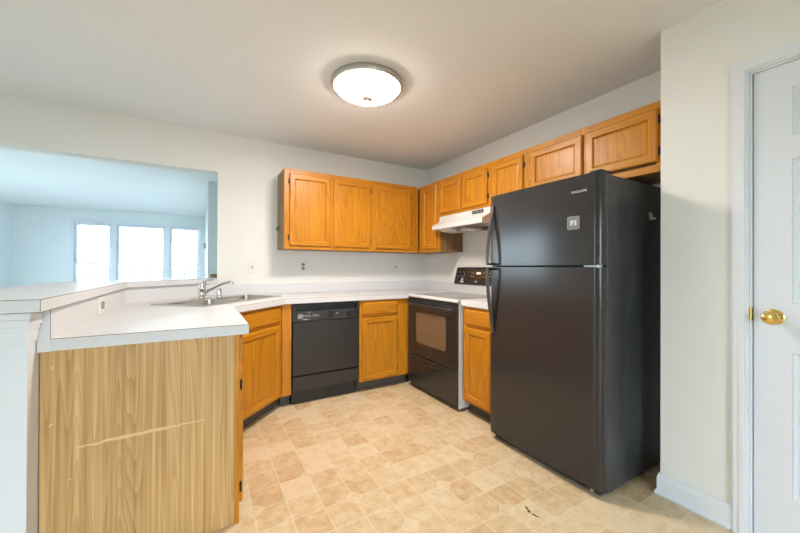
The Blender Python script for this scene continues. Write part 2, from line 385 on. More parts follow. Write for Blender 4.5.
portal('daylight_behind', ((BX0+BX1)/2, YN-.125, BZT/2), (PI/2, 0, 0), BX1-BX0, BZT)

# right door with its casing
cs = B()
for d0, d1, t in ((0, .006, .011), (.006, .012, .016), (.012, .030, .020), (.030, .050, .017), (.050, .060, .011)):
    cs.box(XW-t, XW-.0005, DY0+d0, DY0+d1, .001, DZ+d0).box(XW-t, XW-.0005, DY1-d1, DY1-d0, .001, DZ+d0).box(XW-t, XW-.0005, DY1-d1, DY0+d1, DZ+d0+.0, DZ+d1)
struct(cs.build('trim_2', TRIM), 'white moulded casing round the white door')
struct(B().box(XW+.001, XW+.119, DY0-.008, DY0-.0005, .001, DZ-.0005).box(XW+.001, XW+.119, DY1+.0005, DY1+.008, .001, DZ-.0005).box(XW+.001, XW+.119, DY1+.008, DY0-.008, DZ-.008, DZ-.0005)
       .box(XW+.047, XW+.06, DY0-.02, DY0-.008, .001, DZ-.008).box(XW+.047, XW+.06, DY1+.008, DY1+.02, .001, DZ-.008).build('trim_3', TRIM), 'white door jamb')
DW = DY0-DY1-.022
dr = thing('door_1', (XW+.008, DY0-.0115, .008), 'white six-panel door with a brass knob', 'door', -PI/2); dr['kind'] = 'structure'
DH = DZ-.008-.012
cols = [(.115, .345), (DW-.345, DW-.115)]; rows = [(.225, .84), (1.045, 1.65), (1.75, 1.955)]
db = B().box(0, DW, .012, .036, 0, DH)
xe = [0, cols[0][0], cols[0][1], cols[1][0], cols[1][1], DW]
for i in (0, 2, 4): db.box(xe[i], xe[i+1], 0, .012, 0, DH)
ze = [0] + [v for r in rows for v in r] + [DH]
for c in cols:
    for i in range(0, len(ze), 2): db.box(c[0], c[1], 0, .012, ze[i], ze[i+1])
db.build('slab', DOORM, dr)
for c in cols:
    for r in rows:
        B().loops([rect_loop(*c, *r, 0, .0119), rect_loop(*c, *r, .001, .0005), rect_loop(*c, *r, .012, .0105), rect_loop(*c, *r, .030, .0105), rect_loop(*c, *r, .050, .002)], cap0=True).build('panel', DOORM, dr)
kn = B().lathe([(.0, .0), (.033, .0), (.033, -.004), (.026, -.009), (.012, -.011), (.011, -.030), (.018, -.034), (.027, -.044), (.029, -.054), (.024, -.064), (.010, -.068), (0, -.068)], (.062, 0, .984), (0, 1, 0), 32).build('knob', BRASS, dr, smooth=True); kn['label'] = 'polished brass round knob'
st = B().box(-.0100, -.0030, -.012, .034, .962, 1.018).build('strike_plate', BRASS, dr); st['label'] = 'brass strike plate'
# baseboard of the near wall
bbp = [(0, .001), (.020, .001), (.020, .014), (.014, .022), (.012, .024), (.012, .085), (.007, .100), (.0055, .112), (0, .112)]
bb = B()
bb.loops([[Vector((XW-.0005-d, y, z)) for d, z in bbp] for y in (DY0+.0605, .847)])
def mitre(d, z, k): return Vector((XW-.0005-d, .8475+d, z)) if k == 0 else Vector((XR-.001, .8475+d, z))
bb.loops([[Vector((XW-.0005-d, .847, z)) for d, z in bbp], [mitre(d, z, 0) for d, z in bbp], [mitre(d, z, 1) for d, z in bbp]])
struct(bb.build('baseboard_near', TRIM), 'white moulded baseboard along the near wall')
struct(B().box(XL+.0005, XL+.014, 7.81, YF-.001, .001, .10).box(XL+.0005, XL+.014, 1.61, 4.79, .001, .10).build('baseboard_left', TRIM))

# ------------------------------------------------------------------ cabinets
def hinge(par, x, z, side):
    """small dark exposed hinge on the frame beside a door edge"""
    s = side
    return B().box(min(x, x+s*.011), max(x, x+s*.011), -.0035, -.0005, z-.022, z+.022).tube([(x+s*.001, -.010, z-.024), (x+s*.001, -.010, z+.024)], .0045, 8).build('hinge', BRONZE, par)
def door(par, x0, x1, z0, z1, hs, mark=True):
    """overlay door: mitred frame and an inset panel; hs = -1 hinges at x0, +1 at x1"""
    W = .052
    lp = [rect_loop(x0, x1, z0, z1, 0, -.001), rect_loop(x0, x1, z0, z1, 0, -.013), rect_loop(x0, x1, z0, z1, .007, -.020), rect_loop(x0, x1, z0, z1, W-.006, -.020), rect_loop(x0, x1, z0, z1, W, -.0125), rect_loop(x0, x1, z0, z1, W, -.004)]
    d = B().loops(lp, True, False, mats=[1, 0, 1, 0]).build('door', [OAKV, OAKH], par)
    B().loops([rect_loop(x0, x1, z0, z1, W+.0004, -.004), rect_loop(x0, x1, z0, z1, W+.0004, -.0085), rect_loop(x0, x1, z0, z1, W+.010, -.0105), rect_loop(x0, x1, z0, z1, W+.014, -.0105)]).build('panel', OAKV, d)
    hx = x0 if hs < 0 else x1
    h = z1-z0
    for z in (z0+min(.075, h*.2), z1-min(.075, h*.2)): hinge(d, hx+hs*.0005, z, hs)
    return d
def drawer(par, x0, x1, z0, z1):
    return B().loops([rect_loop(x0, x1, z0, z1, 0, -.001), rect_loop(x0, x1, z0, z1, 0, -.012), rect_loop(x0, x1, z0, z1, .010, -.020), rect_loop(x0, x1, z0, z1, .020, -.020)]).build('drawer', OAKH, par)
def frame_bars(par, w, z0, z1, stiles, rails):
    f = B()
    for a, b in stiles: f.box(a, b, 0, .019, z0, z1, 0)
    for a, b, c, e in rails: f.box(a, b, .0002, .019, c, e, 1)
    return f.build('face_frame', [OAKV, OAKH], par, bevel=.0012, seg=1)
def upper(loc, rz, w, z0, z1, doors, stiles, label, depth=UD, d0=.035, group='oak wall cabinets'):
    t = thing('upper_cabinet', (loc[0], loc[1], z0), label, 'cabinet', rz, group)
    h = z1-z0
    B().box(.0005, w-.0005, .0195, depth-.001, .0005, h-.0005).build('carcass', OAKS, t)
    S = sorted(stiles); r = []
    for (a, b), (c, e) in zip(S, S[1:]):
        r += [(b, c, 0.0, .042), (b, c, h-.045, h)]
    frame_bars(t, w, 0, h, S, r)
    for x0, x1, hs in doors: door(t, x0, x1, d0, h-.045, hs)
    return t
R90 = -PI/2
# along the back wall
upper((.668, UY), 0, .9215, UB, UT, [(.046, .447, -1), (.478, .891, 1)], [(0, .058), (.44, .485), (.878, .9215)], 'wide oak wall cabinet with two doors, beside the opening', d0=.033)
upper((1.5905, UY), 0, UX-1.5905-.0205, UB, UT, [(.034, .488, 1)], [(0, .046), (.476, UX-1.5905-.0205)], 'oak wall cabinet with one broad door, between two-door cabinet and corner', d0=.033)
# along the right wall: local x runs towards the camera
upper((UX, YB-.001), R90, YB-2.9005, UB, UT, [(YB-3.211, YB-2.943, -1)], [(UD+.001, YB-3.196), (YB-2.956, YB-2.9005)], 'narrow tall oak wall cabinet in the corner beside the range hood', d0=.033)
upper((UX, 2.8995), R90, .7425, 1.744, UT, [(.016, .354, -1), (.376, .709, 1)], [(0, .028), (.342, .388), (.697, .7425)], 'short two-door oak wall cabinet above the white range hood', d0=.028)
upper((UX, 2.1565), R90, .3845, UB, UT, [(.031, .354, 1)], [(0, .043), (.342, .3845)], 'single-door oak wall cabinet between hood cabinet and refrigerator cabinet')
upper((UX, 1.7715), R90, .923, 1.740, UT, [(.035, .449, -1), (.472, .883, 1)], [(0, .047), (.437, .484), (.871, .923)], 'broad two-door oak wall cabinet over the black refrigerator', d0=.055)
# small latch on the side of the first cabinet
t = thing('latch_hook', (.667, 3.53, 1.555), 'small metal hook on the side of the oak cabinet by the opening', 'hook')
B().box(-.004, 0, -.012, .012, 0, .055).build('backplate', BRONZE, t, bevel=.001)
B().tube([(-.004, 0, .045), (-.02, 0, .040), (-.024, 0, .022), (-.016, 0, .010), (-.008, 0, .014)], .005, 8).build('hook', BRONZE, t, smooth=True)

def base(loc, rz, w, doors, drawers, stiles, label, depth=.63, top=.882, rails=(.712, .742), zb=.10, carcass_top=None, toe=True):
    t = thing('base_cabinet', (loc[0], loc[1], 0), label, 'cabinet', rz, 'oak base cabinets')
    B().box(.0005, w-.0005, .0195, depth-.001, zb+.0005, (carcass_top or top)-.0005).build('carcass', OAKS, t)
    S = sorted(stiles); r = []
    for (a, b), (c, e) in zip(S, S[1:]):
        r += [(b, c, zb, zb+.035), (b, c, rails[0]-.012, rails[1]+.010), (b, c, top-.035, top)]
    frame_bars(t, w, zb, top, S, r)
    for x0, x1, hs in doors: door(t, x0, x1, zb+.022, rails[0], hs)
    for x0, x1 in drawers: drawer(t, x0, x1, rails[1], top-.022)
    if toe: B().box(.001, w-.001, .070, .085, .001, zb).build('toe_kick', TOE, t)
    return t
# beside the dishwasher
base((1.300, BY), 0, .556, [(.026, .412, 1)], [(.026, .412)], [(0, .040), (.400, .556)], 'oak base cabinet with one drawer and door, between dishwasher and range')
base((BX, 2.149), R90, .347, [(.030, .318, -1)], [(.030, .318)], [(0, .042), (.306, .347)], 'narrow oak base cabinet between range and refrigerator')
DGX, DGY = .158, 2.540
dw_ = .429*math.sqrt(2)
base((DGX, DGY), PI/4, dw_, [(.035, dw_-.035, -1)], [(.035, dw_-.035)], [(0, .05), (dw_-.05, dw_)], 'oak sink cabinet set diagonally under the corner sink', depth=.5, carcass_top=.70)
pc = base((.157, 1.758), PI/2, .766, [(.018, .375, -1), (.385, .745, 1)], [(.018, .375), (.385, .745)], [(0, .03), (.365, .395), (.736, .766)], 'oak peninsula cabinet with a light wood-grain end panel', depth=.666, zb=.055, toe=False)
ep = B().box(-.013, -.0005, .020, .668, .001, .884).build('end_panel', PANEL, pc); ep['label'] = 'light oak laminate end panel with a long scuff'
B().box(-.014, -.0005, -.0005, .0195, .001, .884).build('corner_strip', OAKV, pc, bevel=.001)
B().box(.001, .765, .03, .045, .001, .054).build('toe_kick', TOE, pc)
# the filler beside the dishwasher
t = B().box(.590, .668, BY, BY+.019, .10, .8845).build('filler_strip', OAKV, bevel=.001)
tag(t, 'plain oak filler strip between diagonal sink cabinet and black dishwasher', 'cabinet filler')
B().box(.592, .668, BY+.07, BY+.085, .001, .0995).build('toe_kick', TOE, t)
# scuff marks on the end panel: a ragged pale streak
def mark(name, pts, par, mat, y):
    b = B()
    top = [Vector((a, y, z+h)) for a, z, h in pts]; bot = [Vector((a, y, z-h)) for a, z, h in pts]
    b.loops([[p + Vector((0, d, 0)) for p in bot + top[::-1]] for d in (0, -.0006)])
    return b.build(name, mat, par)
SCUFF = plain('pale_scuff', (0.78, 0.56, 0.27), .7, var=.15)
rnd = random.Random(3)
sp = []
for i in range(26):
    s = i/25; sp.append((s, .468+.012*s+rnd.uniform(-.003, .003), (.0015+.0045*math.sin(PI*min(1, s*.9+.1))**2+rnd.uniform(0, .002))))
pcx = [(-.41 + .43*s, z+.035, h) for s, z, h in sp]
def on_panel(pts, name='scuff', mat=SCUFF):
    # panel local: x = -.013 plane, y runs from .02 (inner edge) to .654
    b = B()
    P = lambda a, z, d: Vector((-.013-d, .157-a, z))
    lo = [(a, z-h) for a, z, h in pts]; hi = [(a, z+h) for a, z, h in pts]
    b.loops([[P(a, z, d) for a, z in lo + hi[::-1]] for d in (.0002, .0007)])
    return b.build(name, mat, ep)
on_panel(pcx)
on_panel([(-.487, .60, .002), (-.484, .603, .006), (-.478, .606, .004), (-.474, .607, .001)])
on_panel([(-.43, .385, .002), (-.427, .386, .004), (-.424, .387, .002)])
on_panel([(-.482, .815, .002), (-.479, .817, .008), (-.475, .819, .003)])

# ------------------------------------------------------------------ worktops and bar
KX, KY = -.476, 3.10
poly = [(-.4755, Y0P), (.193, Y0P), (.193, 2.525), (.613, 2.945), (XR-.001, 2.945), (XR-.001, YB-.001), (.0336, YB-.001), (-.4755, KY)]
SCx, SCy, SHL, SHW = .165, 3.090, .455, .235
def sk(a, b): return (SCx + (a-b)*.70711, SCy + (a+b)*.70711)
hole = [sk(-SHL+.02, -SHW+.02), sk(SHL-.02, -SHW+.02), sk(SHL-.02, SHW-.075), sk(-SHL+.02, SHW-.075)]
wt = B().prism(poly, CT-CE, CT, holes=[hole]).build('countertop', LAM)
tag(wt, 'white laminate countertop wrapping from the peninsula round the corner', 'countertop')
def seam(par, pts, z, th=.0016):
    b = B()
    for (x0, y0), (x1, y1) in zip(pts, pts[1:]):
        d = Vector((x1-x0, y1-y0, 0)); n = Vector((d.y, -d.x, 0)).normalized()
        a, c = Vector((x0, y0, 0)), Vector((x1, y1, 0))
        b.loops([[p + n*o + Vector((0, 0, zz)) for o, zz in ((0, z-th), (.0005, z-th), (.0005, z+.0003), (-.0012, z+.0003), (-.0012, z), (0, z))] for p in (a, c)])
    return b.build('edge_seam', SEAM, par)
seam(wt, [(-.4755, Y0P), (.193, Y0P), (.193, 2.525), (.613, 2.945), (1.85, 2.945)], CT)
bsp = [(-.476, Y0P), (-.476, KY), (.033, YB-.001), (-.018, YB-.001), (-.5125, KY+.0152), (-.5125, Y0P)]
s1 = B().prism(bsp, CT-CE-.001, 1.042).build('splashback', LAM, wt)
seam(wt, [(-.5125, Y0P), (-.4765, Y0P)], 1.041)
v = B().box(-.4775, -.476, Y0P-.0006, Y0P-.0001, CT, 1.042).build('edge_seam', SEAM, wt)
B().box(.036, XR-.022, YB-.021, YB-.001, CT+.0003, 1.034).box(XR-.021, XR-.001, 2.946, YB-.001, CT+.0003, 1.034).build('splashback', LAM, wt, bevel=.003)
w2 = B().box(1.853, XR-.001, 1.803, 2.154, CT-CE, CT).build('countertop', LAM, bevel=.003)
tag(w2, 'short white laminate countertop between range and refrigerator', 'countertop')
B().box(XR-.021, XR-.001, 1.803, 2.150, CT+.0003, 1.034).build('splashback', LAM, w2, bevel=.003)
BZ0, BZ1 = 1.044, 1.088
bpoly = [(-.457, 1.56), (-.457, 3.088), (.063, YB-.002), (.129, YB-.002), (.129, 3.87), (-.24, 3.87), (-.86, 3.25), (-.86, 1.56)]
bt = B().prism(bpoly, BZ0, BZ1).build('bar_top', LAM)
tag(bt, 'raised white laminate bar top running along the peninsula', 'countertop')
seam(bt, [(-.86, 1.56), (-.457, 1.56), (-.457, 3.088), (.063, YB-.002)], BZ1)
seam(bt, [(-.86, 1.56), (-.457, 1.56), (-.457, 3.088), (.063, YB-.002)], BZ0+.0016, .0016)
B().box(-.4576, -.4565, 1.5594, 1.5604, BZ0, BZ1).build('edge_seam', SEAM, bt)

# ------------------------------------------------------------------ sink and tap
sn = thing('kitchen_sink', (SCx, SCy, CT), 'double-bowl stainless sink set diagonally in the corner countertop', 'sink', PI/4)
def rrect(x0, x1, y0, y1, r, z, n=5):
    out = []
    for cx, cy, a0 in ((x1-r, y1-r, 0), (x0+r, y1-r, PI/2), (x0+r, y0+r, PI), (x1-r, y0+r, 1.5*PI)):
        for i in range(n+1):
            a = a0 + PI/2*i/n; out.append(Vector((cx+r*math.cos(a), cy+r*math.sin(a), z)))
    return out
bowls = [(-.41, -.02), (.02, .41)]; by0, by1 = -.20, .135
rim = B()
outer = [(p.x, p.y) for p in rrect(-SHL, SHL, -SHW, SHW, .035, 0)]
rim.prism(outer, .0006, .005, holes=[[(p.x, p.y) for p in rrect(a, b, by0, by1, .05, 0)] for a, b in bowls])
rim.build('rim', STEEL, sn, bevel=.0015)
for a, b in bowls:
    L_ = [rrect(a-.004, b+.004, by0-.004, by1+.004, .053, .0052), rrect(a, b, by0, by1, .05, .001), rrect(a+.006, b-.006, by0+.006, by1-.006, .05, -.13), rrect(a+.02, b-.02, by0+.02, by1-.02, .05, -.165), rrect(a+.05, b-.05, by0+.05, by1-.05, .05, -.150)]
    bw = B().loops(L_, cap0=False).build('bowl', STEEL, sn, smooth=True)
    cx, cy = (a+b)/2, (by0+by1)/2
    B().lathe([(0, -.1715), (.045, -.1715), (.045, -.168), (.036, -.166), (.03, -.170), (0, -.170)], (cx, cy, 0), seg=24).build('drain', CHROME, bw, smooth=True)
fx, fy = sk(-.045, .185)
tp = thing('kitchen_faucet', (fx, fy, CT+.0052), 'chrome single-lever kitchen faucet on the back ledge of the sink', 'faucet', PI/4)
B().loops([rrect(-.09, .09, -.028, .028, .027, 0), rrect(-.09, .09, -.028, .028, .027, .006), rrect(-.08, .08, -.021, .021, .02, .012)]).build('deck_plate', CHROME, tp, smooth=True)
B().lathe([(.026, .010), (.026, .020), (.022, .028), (.021, .070), (.024, .078), (.024, .098), (.018, .112), (0, .116)], seg=24).build('body', CHROME, tp, smooth=True)
# the spout swings over towards the middle of the room
sd = Vector((.93, -.37, 0))
M45 = Matrix.Rotation(-PI/4, 4, 'Z')
sl = M45 @ Vector((.80, -.60, 0))
B().tube([sl*.012 + Vector((0, 0, .040)), sl*.055 + Vector((0, 0, .068)), sl*.115 + Vector((0, 0, .100)), sl*.175 + Vector((0, 0, .126)), sl*.22 + Vector((0, 0, .138)), sl*.25 + Vector((0, 0, .141)), sl*.266 + Vector((0, 0, .134)), sl*.268 + Vector((0, 0, .118))], [.013, .012, .011, .0105, .010, .010, .0115, .0115], 14).build('spout', CHROME, tp, smooth=True)
ll = M45 @ Vector((.85, -.2, 0))
B().tube([Vector((0, 0, .108)), ll*.01 + Vector((0, 0, .130)), ll*.035 + Vector((0, 0, .148)), ll*.075 + Vector((0, 0, .157)), ll*.10 + Vector((0, 0, .157))], [.016, .013, .009, .008, .007], 12).build('lever', CHROME, tp, smooth=True)
sx_, sy_ = sk(.14, .185)
t = thing('side_sprayer', (sx_, sy_, CT+.0052), 'short chrome cylinder standing on the sink ledge beside the faucet', 'sprayer')
B().lathe([(.023, 0), (.023, .006), (.0205, .010)], seg=24).build('base', CHROME, t, smooth=True)
B().lathe([(.020, .010), (.020, .02), (.020, .070), (.018, .075), (0, .075)], seg=24).build('body', CHROME, t, smooth=True)

# ------------------------------------------------------------------ dishwasher
dx0, dx1 = .674, 1.294
dwm = thing('dishwasher', (dx0, BY-.018, 0), 'black built-in dishwasher with a dial, under the white countertop', 'dishwasher')
W_ = dx1-dx0
B().box(.002, W_-.002, .045, .62, .02, .880).build('tub', BLKP, dwm)
cf = B().box(0, .030, .006, .044, .722, .880).box(W_-.030, W_, .006, .044, .722, .880).box(.030, W_-.030, .006, .044, .856, .880).box(.030, W_-.030, .036, .044, .722, .856)
cf.build('control_housing', BLKP, dwm, bevel=.003)
cp = B().prism([(.004, .722), (.002, .735), (.010, .815), (.036, .822), (.036, .722)], .031, W_-.031, f=lambda a, b, c: Vector((c, a, b))).build('control_panel', BLK, dwm, bevel=.002)
B().lathe([(.026, 0), (.026, -.006), (.020, -.008), (.018, -.022), (0, -.022)], (.515, .006, .772), (0, 1, 0), 24).build('dial', BLKP, cp, smooth=True)
B().box(.553, .583, -.004, .006, .748, .802).build('push_button', BLKP, cp, bevel=.004)
for i in range(3): B().box(.318+i*.017, .330+i*.017, -.003, .006, .745, .800).build('push_button', BLKP, cp, bevel=.002)
rn = random.Random(5)
for x0, x1 in ((.088, .150), (.172, .232)):
    for j, z in enumerate((.778, .766)):
        x = x0
        while x < x1:
            l = rn.uniform(.006, .014); B().box(x, x+l, .0045, .0058, z-.002, z+.002).build('print_mark', LABELW, cp); x += l+.005
for a in ((.088, .128, .001, .0025, .740, .747), (.135, .150, .001, .0025, .741, .745), (.395, .405, .004, .0055, .775, .785), (.13, .16, .008, .0092, .800, .803)): B().box(*a).build('print_mark', LABELW, cp)
B().box(.045, .085, .0035, .0055, .750, .790).build('cycle_badge', GREYP, cp)
B().box(.003, W_-.003, 0, .044, .262, .7195).build('door_panel', BLK, dwm, bevel=.004)
B().box(.003, W_-.003, .002, .044, .130, .250).build('lower_panel', BLK, dwm, bevel=.004)
B().box(.006, W_-.006, .080, .090, .003, .129).box(.006, .026, .03, .080, .06, .129).box(W_-.026, W_-.006, .03, .080, .06, .129).build('toe_panel', BLKP, dwm)

# ------------------------------------------------------------------ range
RY1, RY0, RXF = 2.936, 2.160, 1.822
rg = thing('range', (RXF, RY1, 0), 'free-standing electric range with black oven door and white sides', 'range', R90)
RW = RY1-RY0; RD = XR-.006-RXF
B().box(.001, .009, .020, RD, .025, .905).box(RW-.009, RW-.001, .020, RD, .025, .905).box(.009, RW-.009, .06, RD, .025, .900).build('body', WENAM, rg, bevel=.003)
B().prism([(-.004, .906), (-.006, .920), (.006, .930), (RD-.09, .930), (RD-.09, .906)], 0, RW, f=lambda a, b, c: Vector((c, a, b))).build('cooktop', WENAM, rg, bevel=.004)
ct = B().box(.045, RW-.045, .055, RD-.115, .9303, .9335).build('cooktop_glass', COOKG, rg, bevel=.001)
ringm = plain('grey_burner_print', (.22, .21, .20), .2)
for bx_, by_, br in ((.21, .18, .105), (.56, .18, .08), (.21, .42, .08), (.56, .42, .105)):
    B().lathe([(br, .9337), (br, .9339), (br-.004, .9339), (br-.004, .9337)], (bx_, by_, 0), seg=40, cap0=False, cap1=False).build('burner_ring', ringm, ct)
B().box(.0095, RW-.0095, .010, .058, .868, .903).build('vent_strip', BLKP, rg)
B().prism([(RD-.088, .906), (RD-.088, 1.010), (RD-.075, 1.022), (RD, 1.022), (RD, .906)], .004, RW-.004, f=lambda a, b, c: Vector((c, a, b))).build('riser', WENAM, rg, bevel=.003)
bgd = B().prism([(RD-.092, 1.023), (RD-.096, 1.032), (RD-.050, 1.190), (RD-.040, 1.205), (RD-.004, 1.205), (RD-.004, 1.023)], .006, RW-.006, f=lambda a, b, c: Vector((c, a, b))).build('backguard', BLK, rg, bevel=.008, seg=3)
def bgp(x, z): return Vector((x, RD-.096+(z-1.032)/(.158)*.046, z))
sl_ = math.atan2(.046, .158)
def on_bg(name, x0, x1, z0, z1, mat, t=.001, parent=None):
    n = Vector((0, -math.cos(sl_), math.sin(sl_)))
    q = [bgp(x0, z0), bgp(x1, z0), bgp(x1, z1), bgp(x0, z1)]
    return B().loops([[p + n*.0003 for p in q], [p + n*t for p in q]]).build(name, mat, parent or bgd)
BRN = plain('brown_glass_panel', (.05, .032, .022), .15, spec=.8)
on_bg('display_panel', .20, .63, 1.075, 1.175, BRN)
on_bg('clock_display', .335, .395, 1.132, 1.152, LED, .002)
for x in (.255, .285, .43, .47, .51):
    for z in (1.105, 1.140): on_bg('touch_mark', x, x+.022, z, z+.006, GREYP, .0018)
on_bg('label_sticker', .105, .165, 1.040, 1.058, LABELW, .0018)
on_bg('label_sticker', .120, .150, 1.060, 1.088, LABELW, .0018)
on_bg('label_sticker', .335, .365, 1.050, 1.062, LABELW, .0018)
for x in (.07, .13, .62, .69):
    p = bgp(x, 1.13); n = Vector((0, -math.cos(sl_), math.sin(sl_)))
    B().lathe([(.022, .0004), (.022, .006), (.017, .009), (.015, .020), (0, .020)], p, n, 20).build('control_knob', BLKP, bgd, smooth=True)
    B().lathe([(.027, .0003), (.027, .001), (.025, .001), (.025, .0003)], p, n, 24, cap0=False, cap1=False).build('knob_mark', LABELW, bgd)
dv = B().box(.004, RW-.004, .001, .0195, .346, .864).build('oven_door', BLK, rg, bevel=.006)
wl = [Vector((p.x, 0, p.y)) for p in rrect(.155, .625, .470, .770, .035, 0)]
B().loops([[q + Vector((0, .0005, 0)) for q in wl], [q + Vector((0, -.0009, 0)) for q in wl]]).build('oven_window', OVENG, dv)
B().tube([(.045, -.001, .838), (.052, -.028, .842), (.075, -.038, .843), (.39, -.043, .843), (RW-.075, -.038, .843), (RW-.052, -.028, .842), (RW-.045, -.001, .838)], .011, 12).build('handle', BLK, dv, smooth=True)
dwr = B().box(.004, RW-.004, .001, .0195, .050, .337).build('storage_drawer', BLK, rg, bevel=.006)
hp = [(.20, .300), (.30, .287), (.39, .283), (.48, .287), (.58, .300)]
B().tube([(x, -.004, z+.012) for x, z in hp], [.004, .008, .009, .008, .004], 10).build('drawer_pull', BLK, dwr, smooth=True)
for x in (.05, RW-.05):
    for y in (.075, RD-.06): B().lathe([(.018, 0.0), (.018, .018), (.010, .0245)], (x, y, .0005), seg=16).build('foot', BLKP, rg)
B().box(.018, RW-.018, .030, .046, .012, .049).build('kick_strip', BLKP, rg)

# ------------------------------------------------------------------ range hood
hd = thing('range_hood', (UX, 2.897, 1.592), 'white under-cabinet range hood over the range', 'range hood', R90)
HW = .738
hz = lambda a, b, c: Vector((c, a, b))
prof = [(-.002, .150), (-.006, .095), (-.098, .045), (-.102, .038), (-.102, .004), (-.098, .0), (-.090, .0), (-.090, .030), (.0, .078), (.300, .078), (.300, 0), (.322, 0), (.322, .150)]
hb = B().prism(prof, .001, HW-.001, f=hz)
for x in (.001, HW-.013):
    hb.prism([(-.089, .001), (-.089, .030), (.0, .077), (.299, .077), (.299, .001)], x, x+.012, f=hz)
hb.build('shell', WENAM, hd, bevel=.002)
sw = B().box(.508, .654, -.0095, -.0045, .108, .139).build('switch_plate', BLKP, hd)
for i in range(4): B().box(.520+i*.034, .540+i*.034, -.0125, -.0095, .116, .130).build('rocker_switch', GREYP, sw, bevel=.001)
B().prism([(-.06, .030), (-.07, .004), (-.03, -.022), (.12, -.030), (.20, -.012), (.22, .030)], .07, .27, f=hz).build('lamp_cover', plain('cloudy_plastic', (.75, .74, .72), .3), hd, bevel=.008)
B().lathe([(.016, .03), (.016, -.010), (.024, -.014), (.024, -.030), (.010, -.038), (0, -.038)], (.325, -.02, 0), seg=20).build('lamp_holder', GREYP, hd, smooth=True)
fm = Matrix.Translation((.52, .06, -.018)) @ Matrix.Rotation(math.radians(9), 4, 'X') @ Matrix.Rotation(math.radians(6), 4, 'Y')
B().loops([[fm @ Vector((x, y, z)) for x, y in ((-.10, -.12), (.03, -.13), (.12, -.06), (.12, .14), (-.10, .14))] for z in (-.018, .008)]).build('grease_filter', GREYM, hd, bevel=.003)

# ------------------------------------------------------------------ refrigerator
FXF = 1.760
FY1, FY0 = 1.750, .962
fr = thing('refrigerator', (FXF, FY1, 0), 'large black top-freezer refrigerator standing beside the near wall', 'refrigerator', R90)
FWd = FY1-FY0
B().box(.010, FWd-.004, .064, .70, .022, 1.692).build('cabinet_body', FRS, fr, bevel=.006, seg=3)
def fdoor(name, z0, z1):
    prof = []
    def arc(cx, cy, r, a0, a1, n=7):
        for i in range(n+1):
            a = a0+(a1-a0)*i/n; prof.append((cx+r*math.cos(a), cy+r*math.sin(a)))
    arc(.040, .034, .034, 1.5*PI, PI, 12); prof.append((.006, .060)); prof.append((FWd-.003, .060))
    arc(FWd-.048, .046, .046, 2*PI, 1.5*PI, 16)
    # a very slightly crowned front
    n = 10; x1, x0 = FWd-.048, .040
    for i in range(1, n):
        s = i/n; prof.append((x1+(x0-x1)*s, -.006*math.sin(PI*s)))
    return B().prism(prof, z0, z1).build(name, FRD, fr, smooth=True)
fz = fdoor('freezer_door', 1.214, 1.700)
fd = fdoor('refrigerator_door', .048, 1.203)
B().box(.012, FWd-.012, .030, .062, 1.204, 1.213).build('gasket', DKIN, fr)
HND = plain('black_satin_handle', (.05, .05, .052), .3, spec=.6)
def hnd(par, zs, bow, mat):
    """a bowed strip standing off the door at one end"""
    n = 16; pts = []
    for i in range(n+1):
        s = i/n; pts.append((.048, -.003 - bow*math.sin(PI/2*s)**1.1, zs[0]+(zs[1]-zs[0])*s))
    return B().tube(pts, [.010 + .004*math.sin(PI*min(1, i/n)) for i in range(n+1)], 12, flat=.75, up=Vector((1, 0, 0))).build('handle', HND, par, smooth=True)
hnd(fz, (1.636, 1.222), .058, HND); hnd(fd, (.745, 1.196), .058, HND)
B().box(.036, .060, -.060, .004, 1.217, 1.232).build('handle_bracket', BLKP, fz, bevel=.002)
B().box(.036, .060, -.060, .004, 1.184, 1.1995).build('handle_bracket', BLKP, fd, bevel=.002)
B().box(FWd-.10, FWd-.012, .012, .060, 1.2045, 1.2125).lathe([(.008, 1.2040), (.008, 1.2130)], (FWd-.03, .02, 0), seg=12).build('middle_hinge', CHROME, fr)
B().box(FWd-.075, FWd-.010, .016, .110, 1.7005, 1.713).build('hinge_cover', BLKP, fr, bevel=.006)
B().box(.03, FWd-.03, .044, .062, .006, .046).box(.04, FWd-.04, .036, .044, .016, .022).box(.04, FWd-.04, .036, .044, .030, .036).build('kick_grille', DKIN, fr)
B().box(FWd-.080, FWd-.012, .012, .058, .026, .046).build('bottom_hinge', BLKP, fr, bevel=.003)
B().box(FWd-.060, FWd-.045, .008, .012, .030, .042).build('hinge_bolt', CHROME, fr)
for x in (.07, FWd-.07):
    for y in (.12, .62): B().lathe([(.022, 0), (.022, .016), (.012, .0215)], (x, y, .0005), seg=16).build('roller_foot', BLKP, fr)
lg = text_mesh('logo_text', 'FRIGIDAIRE', .016, SILV, fz, (FY1-1.080, -.0058, 1.612), (PI/2, 0, 0), .0006, width=.086)
stk = thing('door_sticker', (FXF-.0062, 1.111, 1.410), 'small square pale-edged sticker on the black freezer door', 'sticker', R90)
